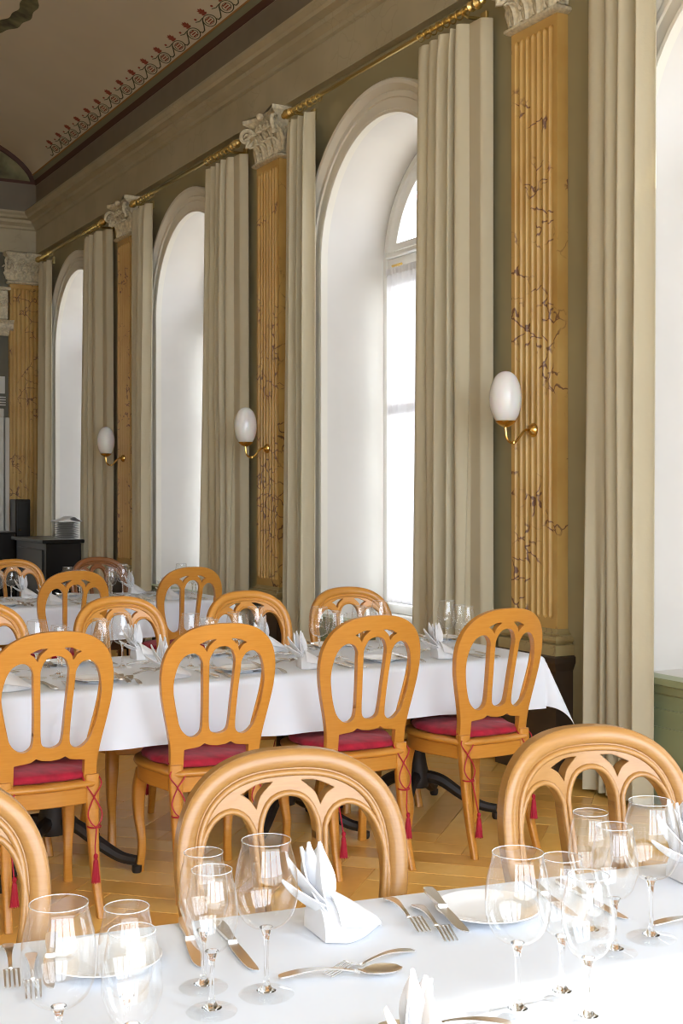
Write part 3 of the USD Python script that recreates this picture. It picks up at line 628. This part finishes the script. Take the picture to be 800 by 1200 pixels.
for k, (x, y, r) in enumerate(((1.215, 4.30, 0), (1.82, 4.28, -4), (2.44, 4.27, -2), (3.038, 4.27, 2))):
    KC.put((x, y, 0), r, 'golden arched-back chair with red cushion at near side of middle table, ' + ['leftmost', 'second from left', 'third from left', 'rightmost'][k], 'chair')
for k, (x, y, r) in enumerate(((1.24, 5.40, 181), (1.86, 5.40, 180), (2.49, 5.42, 179), (3.02, 5.40, 172))):
    KC.put((x, y, 0), r, 'golden chair facing us beyond the middle table, ' + ['at the left edge', 'second from left', 'third from left', 'rightmost, near the tall window'][k], 'chair')
for k, (x, y) in enumerate(((1.56, 7.48), (2.25, 7.47), (3.0, 7.5))):
    KC.put((x, y, 0), 0, 'golden chair seen from behind at the back table, ' + ['cut by the left edge', 'between two napkins', 'at its right end'][k], 'chair')
KC.put((2.25, 8.78, 0), 180, 'golden chair facing us at far side of the back table, leftmost', 'chair')
KCD.put((2.86, 8.78, 0), 182, 'dark brown chair facing us at far side of the back table', 'chair')

# ------------------------------------------------------------------ tables and cloths
TOP = .735
def pedestal(cx, cy, parent):
    p = obj('pedestal', lathe([(.05, .12), (.06, .16), (.045, .22), (.032, .30), (.03, .5), (.04, .62), (.055, .66), (.11, .69), (.11, .705)], 18, (cx, cy, 0)), M['iron'], parent, label='dark cast pedestal')
    for k in range(4):
        a = math.pi / 4 + k * math.pi / 2; c, s = math.cos(a), math.sin(a)
        pts = spline([(.03, .17), (.11, .155), (.20, .10), (.29, .055), (.36, .045)], 5)
        obj('foot', cat_(tube([(cx + c * r, cy + s * r, z) for r, z in pts], np.linspace(.030, .02, len(pts)), 8), lathe([(0, 0), (.016, 0), (.02, .01), (.02, .028), (0, .032)], 10, (cx + c * .36, cy + s * .36, 0))), M['iron'], p)
def table(label, clabel, cx, cy, half, wid, rot, peds, ov=.228, seed=1):
    t = thing('dining_table', label, 'table', (cx, cy, 0), rot)
    obj('tabletop', box(-half + .01, half - .01, -wid + .01, wid - .01, .705, TOP - .008, .004), M['table_wood'], t)
    for px in peds: pedestal(px, 0, t)
    c = thing('tablecloth', clabel, 'tablecloth', (cx, cy, 0), rot)
    R = .018; r = random.Random(seed)
    xs = np.unique(np.concatenate([np.linspace(-half, half, int(half * 2 / .035)), -half - np.linspace(0, ov, 14), half + np.linspace(0, ov, 14)]))
    ys = np.unique(np.concatenate([np.linspace(-wid, wid, 26), -wid - np.linspace(0, ov, 14), wid + np.linspace(0, ov, 14)]))
    ph = [r.uniform(0, 6.28) for _ in range(6)]
    P = np.zeros((len(xs), len(ys), 3))
    def drop(d):    # flat distance past the edge -> (outward, down), with a rolled edge
        if d <= 0: return 0, 0
        if d < R * 1.57: return R * math.sin(d / R), R * (1 - math.cos(d / R))
        return R, R + (d - R * 1.57)
    for i, x in enumerate(xs):
        for j, y in enumerate(ys):
            dx, dy = max(0, abs(x) - half), max(0, abs(y) - wid); sx, sy = math.copysign(1, x), math.copysign(1, y); bx, by = np.clip(x, -half, half), np.clip(y, -wid, wid)
            if dx == 0 and dy == 0: P[i, j] = (x, y, TOP + .0025 * (meshkit.noise(np.array([x * 4, y * 4, seed]))- .5)); continue
            if dx > 0 and dy > 0:
                rho, phi = math.hypot(dx, dy), math.atan2(dy, dx); o, d = drop(rho); k = o + .40 * max(0, rho - R) * math.sin(2 * phi) ** .8 ; d *= (1 - .06 * math.sin(2 * phi))
                P[i, j] = (bx + sx * k * math.cos(phi) ** .8, by + sy * k * math.sin(phi) ** .8, TOP - d)
            else:
                dd = dx + dy; o, d = drop(dd); q = y if dx > 0 else x; wv = (dd / ov) ** 1.3 * (.016 * math.sin(q * 7.0 + ph[0]) + .010 * math.sin(q * 13 + ph[1]) + .006 * math.sin(q * 29 + ph[2])); tr = .03 * dd / ov
                e = np.clip((half - abs(x)) / .25, 0, 1) if dy > 0 else np.clip((wid - abs(y)) / .25, 0, 1)
                o = o + (wv * e + tr)
                P[i, j] = (bx + (sx * o if dx > 0 else 0), by + (sy * o if dy > 0 else 0), TOP - d - .006 * math.sin(q * 5 + ph[3]) * (dd / ov))
    obj('cloth', sheet(P, .0022), M['cloth'], c, smooth=True)
    return c
D1 = near_c * 0 + np.array([.986, 1.965])      # a point of the near table's far edge
F1 = np.array([math.sin(A1), -math.cos(A1)])   # from the far edge towards the camera
c1 = D1 + F1 * .43 + E1 * .40
table('rectangular table on pedestals under the nearest white cloth', 'white tablecloth covering the nearest table', c1[0], c1[1], 1.95, .425, math.degrees(A1), (-1.4, 0, 1.4), seed=3)
table('rectangular table on dark pedestals under the middle cloth', 'white tablecloth with a hanging corner on the middle table', 1.85, 4.905, 1.585, .42, 0, (-.45, .55, 1.22), seed=5)
table('rectangular table on pedestals under the cloth at the back', 'white tablecloth on the table at the back', 2.1, 8.26, 1.34, .42, 0, (-.8, .8), seed=9)

# ------------------------------------------------------------------ tableware
ZT = TOP + .003
def bowl(prof, stem, foot, rim):
    p = spline(prof, 5)
    return (lathe_open(p, 40), rim)
def lathe_open(prof, n=40):
    an = np.linspace(0, 2 * np.pi, n, endpoint=False); rings = np.array([[(max(r, 3e-4) * math.cos(a), max(r, 3e-4) * math.sin(a), z) for a in an] for r, z in prof])
    return loft(rings, caps=False)
def build_glass(h, rim, mx, zm, zb, fr):
    def go():
        t = thing('wine_glass')
        prof = spline([(.0, zb), (mx * .40, zb + .003), (mx * .74, zb + .014), (mx * .95, zb + .034), (mx, zm), (mx * .95, zm + (h - zm) * .45), (rim * 1.03, zm + (h - zm) * .85), (rim, h)], 6)
        obj('bowl', lathe_open(prof), M['glass'], t, smooth=True)
        a = np.linspace(0, 2 * math.pi, 40, endpoint=False); obj('rim', tube([(rim * math.cos(q), rim * math.sin(q), h) for q in a], .00055, 6, closed=True), M['glass_rim'], t, smooth=True)
        st = spline([(.0095, zb + .002), (.0055, zb - .008), (.0037, zb - .025), (.0035, .035), (.0048, .016), (.0095, .009), (.014, .0065)], 4)
        obj('stem', lathe([(0, zb + .003)] + [(r, z) for r, z in st] + [(0, .006)], 16), M['glass_solid'], t, smooth=True)
        obj('foot', lathe([(0, .0075), (.012, .0068), (fr * .6, .0035), (fr * .97, .0022), (fr, .0012), (fr * .97, .0002), (0, .0002)], 36), M['foot_glass'], t, smooth=40)
        return t
    return Kind(go)
M['glass_rim'] = usdkit.material(stage, LOOK + 'rim_glass', {'p': ('principled_bsdf', {'base_color': (.95, .97, .98), 'roughness': .05, 'transmission_weight': .6, 'ior': 1.4})}, surface='p.BSDF')
KG = build_glass(.219, .0350, .0450, .148, .094, .0395); KW = build_glass(.195, .0280, .0360, .126, .082, .0355)
def strip(poly, th, zf, sub=.006):
    m = extr(poly, th); v, f = trimesh.remesh.subdivide_to_size(m.vertices, m.faces, sub); m = T(v, f); m.merge_vertices(); v = m.vertices.copy(); v[:, 2] += zf(v[:, 0], v[:, 1]); return T(v, m.faces)
def outline(half_pts):
    p = spline(half_pts, 5); return Polygon(np.vstack([p, (p * [1, -1])[::-1]])).buffer(0)
def handle(l=.118): return outline([(0, .001), (.002, .007), (.02, .0095), (.045, .007), (.08, .0035), (l, .0028), (l + .004, .0028)])
HZ = lambda x: .009 * np.sin(np.clip(x / .118, 0, 1) * math.pi * .9) + .001
def build_fork(k):
    def go():
        t = thing('fork'); z = lambda x, y: (np.where(x < .118, HZ(x), .0018 + .012 * np.clip((x - .118) / .03, 0, 1) * (1 - np.clip((x - .15) / .04, 0, 1) * .8)))
        obj('handle', T(strip(handle(), .0022, z).vertices * k, strip(handle(), .0022, z).faces), M['silver'], t, smooth=50)
        head = outline([(.117, .0028), (.124, .004), (.133, .0098), (.142, .0118), (.150, .0118)]); tn = unary_union([outline([(.149, .0016), (.17, .0015), (.190, .0012), (.194, .0003)]).buffer(.0001) for _ in (0,)])
        h = unary_union([head] + [affinity.translate(tn, 0, (q - 1.5) * .0067) for q in range(4)])
        m = strip(h, .0018, z, .004); obj('tines', T(m.vertices * k, m.faces), M['silver'], t, smooth=50); return t
    return Kind(go)
def build_spoon(k):
    def go():
        t = thing('spoon'); z = lambda x, y: np.where(x < .118, HZ(x), .0018 + .004 * np.clip((x - .118) / .02, 0, 1))
        m = strip(handle(), .0022, z); obj('handle', T(m.vertices * k, m.faces), M['silver'], t, smooth=50)
        hp = outline([(.119, .0032), (.126, .006), (.136, .0145), (.150, .0195), (.166, .0185), (.180, .012), (.187, .001)])
        zb = lambda x, y: .0065 - .0062 * np.clip(1 - ((x - .153) / .034) ** 2 - (y / .0195) ** 2, 0, 1) ** .8
        m = strip(hp, .0013, zb, .004); obj('bowl', T(m.vertices * k, m.faces), M['silver'], t, smooth=60); return t
    return Kind(go)
def build_knife(k):
    def go():
        t = thing('table_knife')
        hd = outline([(0, .002), (.004, .0085), (.03, .010), (.07, .0075), (.092, .0062), (.098, .0075)]); m = strip(hd, .0055, lambda x, y: .0 * x + .0008); obj('handle', T(m.vertices * k, m.faces), M['silver'], t, smooth=50)
        bl = Polygon(np.vstack([spline([(.097, -.0055), (.105, -.009), (.15, -.0105), (.20, -.009), (.222, -.003), (.228, .006)], 6), [(.215, .0075), (.15, .0075), (.10, .0060)]])); m = strip(bl, .0014, lambda x, y: .0 * x + .0018); obj('blade', T(m.vertices * k, m.faces), M['silver'], t, smooth=50); return t
    return Kind(go)
KF, KDF, KS, KK, KBK = build_fork(.98), build_fork(.88), build_spoon(.98), build_knife(.98), build_knife(.98)
def build_plate():
    t = thing('bread_plate')
    obj('dish', lathe([(0, .004), (.05, .0045), (.060, .008), (.086, .014), (.0885, .0155), (.0875, .0168), (.060, .0105), (.05, .0068), (0, .006)], 40), M['porcelain'], t, smooth=40)
    obj('foot_ring', lathe([(.042, 0), (.046, 0), (.048, .006), (.04, .006)], 30), M['porcelain'], t); return t
KP2 = Kind(build_plate)
def build_napkin(v):
    def go():
        r = random.Random(v + 3); t = thing('napkin')
        rings = []
        for q in np.linspace(0, 1, 15):       # folded wedge: low tail at +x, high shoulder at -x
            x = .066 - .106 * q; w = .012 + .050 * math.sin(min(1, q * 1.25) * math.pi / 2) * (1 - .35 * max(0, q - .7) / .3); hh = .006 + .068 * q ** .75 * (1 if q < .85 else 1 - .3 * (q - .85) / .15)
            ring = [(x + .012 * math.sin(a) * (1 - q), w * math.copysign(abs(math.cos(a)) ** .85, math.cos(a)), hh * math.sin(a) ** .9) for a in np.linspace(0, math.pi, 17)] + [(x, w * c_, 0) for c_ in np.linspace(-.9, .9, 7)]
            rings.append(ring)
        obj('folded_base', loft(rings), M['napkin'], t, smooth=50)
        f = np.linspace(0, 1, 9); L = LineString([(-.05, .0), (.088, 0)])
        obj('base_fold', sheet(np.array([[(.068 - .103 * a + .004, (.016 + .052 * math.sin(min(1, a * 1.2) * math.pi / 2)) * b, .004 + .074 * a ** .75 * math.sqrt(max(0, 1 - (b * .93) ** 2))) for b in np.linspace(-1, .15, 9)] for a in np.linspace(0, .93, 12)]), .0022), M['napkin'], t, smooth=50)
        for k, (tilt, yaw, l, w, y0) in enumerate(((4, -24, .106, .056, -.014), (-8, 10, .112, .058, .010), (15, 26, .096, .052, .018), (-27, -8, .104, .060, -.002), (-52, 10, .092, .060, .0), (-14, -40, .098, .050, -.018))):
            tl = math.radians(tilt + r.uniform(-6, 6)); yw = math.radians(yaw + r.uniform(-9, 9)); n, m = 13, 11; P = np.zeros((n, m, 3)); l *= r.uniform(.92, 1.08)
            for i in range(n):
                s = i / (n - 1); ww = 1.3 * w * (.50 + .50 * math.sin(math.pi * min(1, .1 + s * .9))) * (1 - s ** 3.4) + .0015
                for j in range(m):
                    q = j / (m - 1) * 2 - 1; b = .014 * math.sin(s * 1.9)
                    lx, ly, lz = -b - .016 * (1 - abs(q) ** 1.3) * (1 - s * .75), q * ww / 2, s * l
                    x = lx * math.cos(tl) + lz * math.sin(tl); z = -lx * math.sin(tl) + lz * math.cos(tl)
                    P[i, j] = (-.022 + x * math.cos(yw) - ly * math.sin(yw), y0 + x * math.sin(yw) + ly * math.cos(yw), .046 + z)
            P[..., 2] = np.maximum(P[..., 2], .004); obj('petal', sheet(P, .0024), M['napkin'], t, smooth=60)
        return t
    return Kind(go)
KN = [build_napkin(v) for v in range(3)]
def setting(O, fwd, desc, items, jit=0.0, nap=None, nrot=-12, nv=0, seed=0):
    """one place at a table: O the edge point in front of the seat, fwd the way the sitter looks"""
    r = random.Random(seed * 31 + 5); O = np.asarray(O, float); Fd = np.array([math.cos(math.radians(fwd)), math.sin(math.radians(fwd))]); Rd = np.array([Fd[1], -Fd[0]])
    j = lambda: r.uniform(-jit, jit)
    def at(x, y, z=0.0): p = O + Rd * (x + j()) + Fd * (y + j()); return (p[0], p[1], ZT + z)
    def ware(kind, x, y, ang, label, cat, z=0.0, back=.095, tilt=0):
        """ang: turn from the sitter's forward direction, clockwise; the handle end lies 'back' behind the centre"""
        a = math.radians(ang); x0, y0 = x - math.sin(a) * back, y - math.cos(a) * back; p = at(x0, y0, z); kind.put(p, fwd - ang + r.uniform(-1, 1) * (200 * jit), label + ' ' + desc, cat)
    if 'N' in items: p = at(0, .13) if nap is None else (nap[0], nap[1], ZT); KN[nv % 3].put(p, nrot + r.uniform(-8, 8), 'white napkin folded into upright petals ' + desc, 'napkin')
    if 'F' in items: ware(KF, -.154, .112, 4, 'silver fork nearer the edge left of napkin', 'fork')
    if 'f' in items: ware(KF, -.180, .165, 6, 'silver fork beside the bread plate', 'fork')
    if 'P' in items: KP2.put(at(-.285, .158), 0, 'white bread plate ' + desc, 'plate')
    if 'b' in items: ware(KBK, -.208, .155, 9, 'silver knife laid over the bread plate', 'knife', z=.0165, back=.11)
    if 'K' in items: ware(KK, .212, .11, 7, 'outer silver table knife', 'knife', back=.11)
    if 'k' in items: ware(KK, .152, .15, 1, 'inner silver table knife', 'knife', back=.11)
    if 'S' in items: ware(KS, .04, .330, -77, 'silver dessert spoon laid across', 'spoon', z=.004)
    if 'D' in items: ware(KDF, -.022, .294, 71, 'silver dessert fork under the spoon', 'fork', back=.082)
    if 'G' in items: KG.put(at(.164, .35), 0, 'large empty wine glass ' + desc, 'wine glass')
    if 'w' in items: KW.put(at(.241, .295), 0, 'small empty wine glass closer to table edge ' + desc, 'wine glass')
    if 'v' in items: KW.put(at(.252, .382), 0, 'small empty wine glass closer to table middle ' + desc, 'wine glass')
a1 = math.degrees(A1)
FW = a1 - 90
ALL = 'NFfPbKkSDGwv'
setting(D1, FW, 'before the centre chair of nearest table', ALL, nap=(.99, 1.825), nrot=-6)
setting(D1 + E1 * .641, FW, 'before the right chair of nearest table', 'NKkSDGwv', nap=(1.70, 1.745), nrot=-10, nv=1)
setting(D1 - E1 * .645, FW, 'before the left chair of nearest table', 'FfPbKkSDGwv')
NB = D1 + F1 * .86
setting(np.array([.84, 1.095]), a1 + 90, "nearest table's camera side, lower middle", 'NSDGwv', nap=(.815, 1.235), nv=2)
setting(np.array([.228, 1.183]), a1 + 90, "nearest table's camera side, lower left", 'Gwv')
NMS = ['first', 'second', 'third', 'fourth']
for k, x in enumerate((1.25, 1.87, 2.47, 3.08)):
    setting((x, 5.325), -90, f'middle table, far side, {NMS[k]} from left', ALL, jit=.004, seed=k, nv=k, nrot=-8)
for k, x in enumerate((1.16, 1.78, 2.37, 3.02)):
    setting((x, 4.485), 90, f'middle table, near side, {NMS[k]} from left', ALL, jit=.004, seed=20 + k, nv=k + 1, nrot=-15)
for k, x in enumerate((1.65, 2.27, 3.03)):
    setting((x, 8.68), -90, f'back table, far side, {NMS[k]} from left', ALL, jit=.004, seed=40 + k, nv=k, nrot=-8)
for k, x in enumerate((1.6, 2.28, 3.07)):
    setting((x, 7.84), 90, f'back table, near side, {NMS[k]} from left', ALL, jit=.004, seed=60 + k, nv=k + 2, nrot=-15)

# ------------------------------------------------------------------ far corner: counter, cabinet, plates, door
ct = thing('serving_counter', 'dark glossy serving counter below the farthest window', 'counter')
obj('body', box(3.55, 3.91, 12.65, 13.8, 0.0, .93, .006), M['black'], ct); obj('counter_top', box(3.50, 3.93, 12.6, 13.85, .93, .965, .006), M['black'], ct)
obj('front_panel', box(3.535, 3.552, 12.75, 13.7, .12, .86, .004), M['black'], ct)
KD = Kind(lambda: (lambda t: (obj('dish', lathe([(0, .006), (.07, .006), (.125, .018), (.128, .021), (.07, .012), (0, .012)], 28), M['glassware'], t), t)[1])(thing('stacked_plate')))
M['glassware'] = plain('grey_plate', lin(196, 196, 194), .15)
for k in range(12):
    KD.put((3.79, 12.76, .966 + .014 * k), 0, 'pale grey plate in the stack on the dark counter', 'plate', 'stacked plates on the counter')
cn = obj('folded_cloth', sheet(np.array([[(3.79 + a * .12, 12.76 + b * .15, 1.168 + .03 * math.exp(-8 * (a - .3) ** 2) - .02 * a * a) for b in np.linspace(-1, 1, 9)] for a in np.linspace(-1, 1, 11)]), .006), M['napkin']); keys(cn, 'white folded cloth on top of the plate stack', 'cloth')
cb = thing('black_cabinet', 'tall black lacquered cabinet in the far corner', 'cabinet')
obj('body', box(3.76, 3.93, 14.66, 14.93, 0, 1.36, .008), M['black'], cb); obj('door', box(3.78, 3.91, 14.64, 14.658, .06, 1.32, .004), M['black'], cb); obj('door_knob', lathe([(0, 0), (.012, .004), (.014, .012), (0, .02)], 10, (3.80, 14.62, 1.0)), M['brass'], cb)
bc = thing('low_cabinet', 'low black glossy cabinet left of the serving counter', 'cabinet')
obj('body', box(3.30, 3.66, 14.3, 14.75, 0, .98, .006), M['black'], bc); obj('cabinet_top', box(3.28, 3.68, 14.28, 14.77, .98, 1.0, .004), M['black'], bc)
d = thing('door_1', kind='structure')
obj('door_frame', cat_(box(3.66, 3.72, YF - .06, YF, 0, 2.32, .006), box(3.74, 3.80, YF - .045, YF, 0, 2.32, .006), box(2.3, 3.72, YF - .06, YF, 2.32, 2.42, .006)), M['pale_paint'], d)
obj('door_leaf', box(2.36, 3.65, YF - .03, YF, .01, 2.32, .004), M['pale_paint'], d)
obj('overdoor_panel', box(2.4, 3.74, YF - .02, YF, 2.6, 2.80), M['pale_paint'], d); obj('grille', cat_(*[box(3.3, 3.75, YF - .02, YF, 2.46 + .03 * k, 2.472 + .03 * k) for k in range(4)]), M['pale_paint'], d)
obj('cornice', loft([[(x, YF - b, z) for b, z in ((0, 3.28), (.03, 3.28), (.05, 3.32), (.10, 3.36), (.10, 3.41), (.14, 3.45), (0, 3.46))] for x in (2.2, 3.82)]), M['capital'], d)
obj('console', cat_(box(3.55, 3.76, YF - .10, YF, 3.46, 3.80, .01), tube([(3.70 + .05 * math.cos(a) * (1 - a / 16), YF - .11, 3.66 + .05 * math.sin(a) * (1 - a / 16)) for a in np.linspace(0, 11, 40)], .012, 6, ref=(0, 1, 0)), box(3.53, 3.79, YF - .12, YF, 3.80, 3.84, .01)), M['capital'], d)
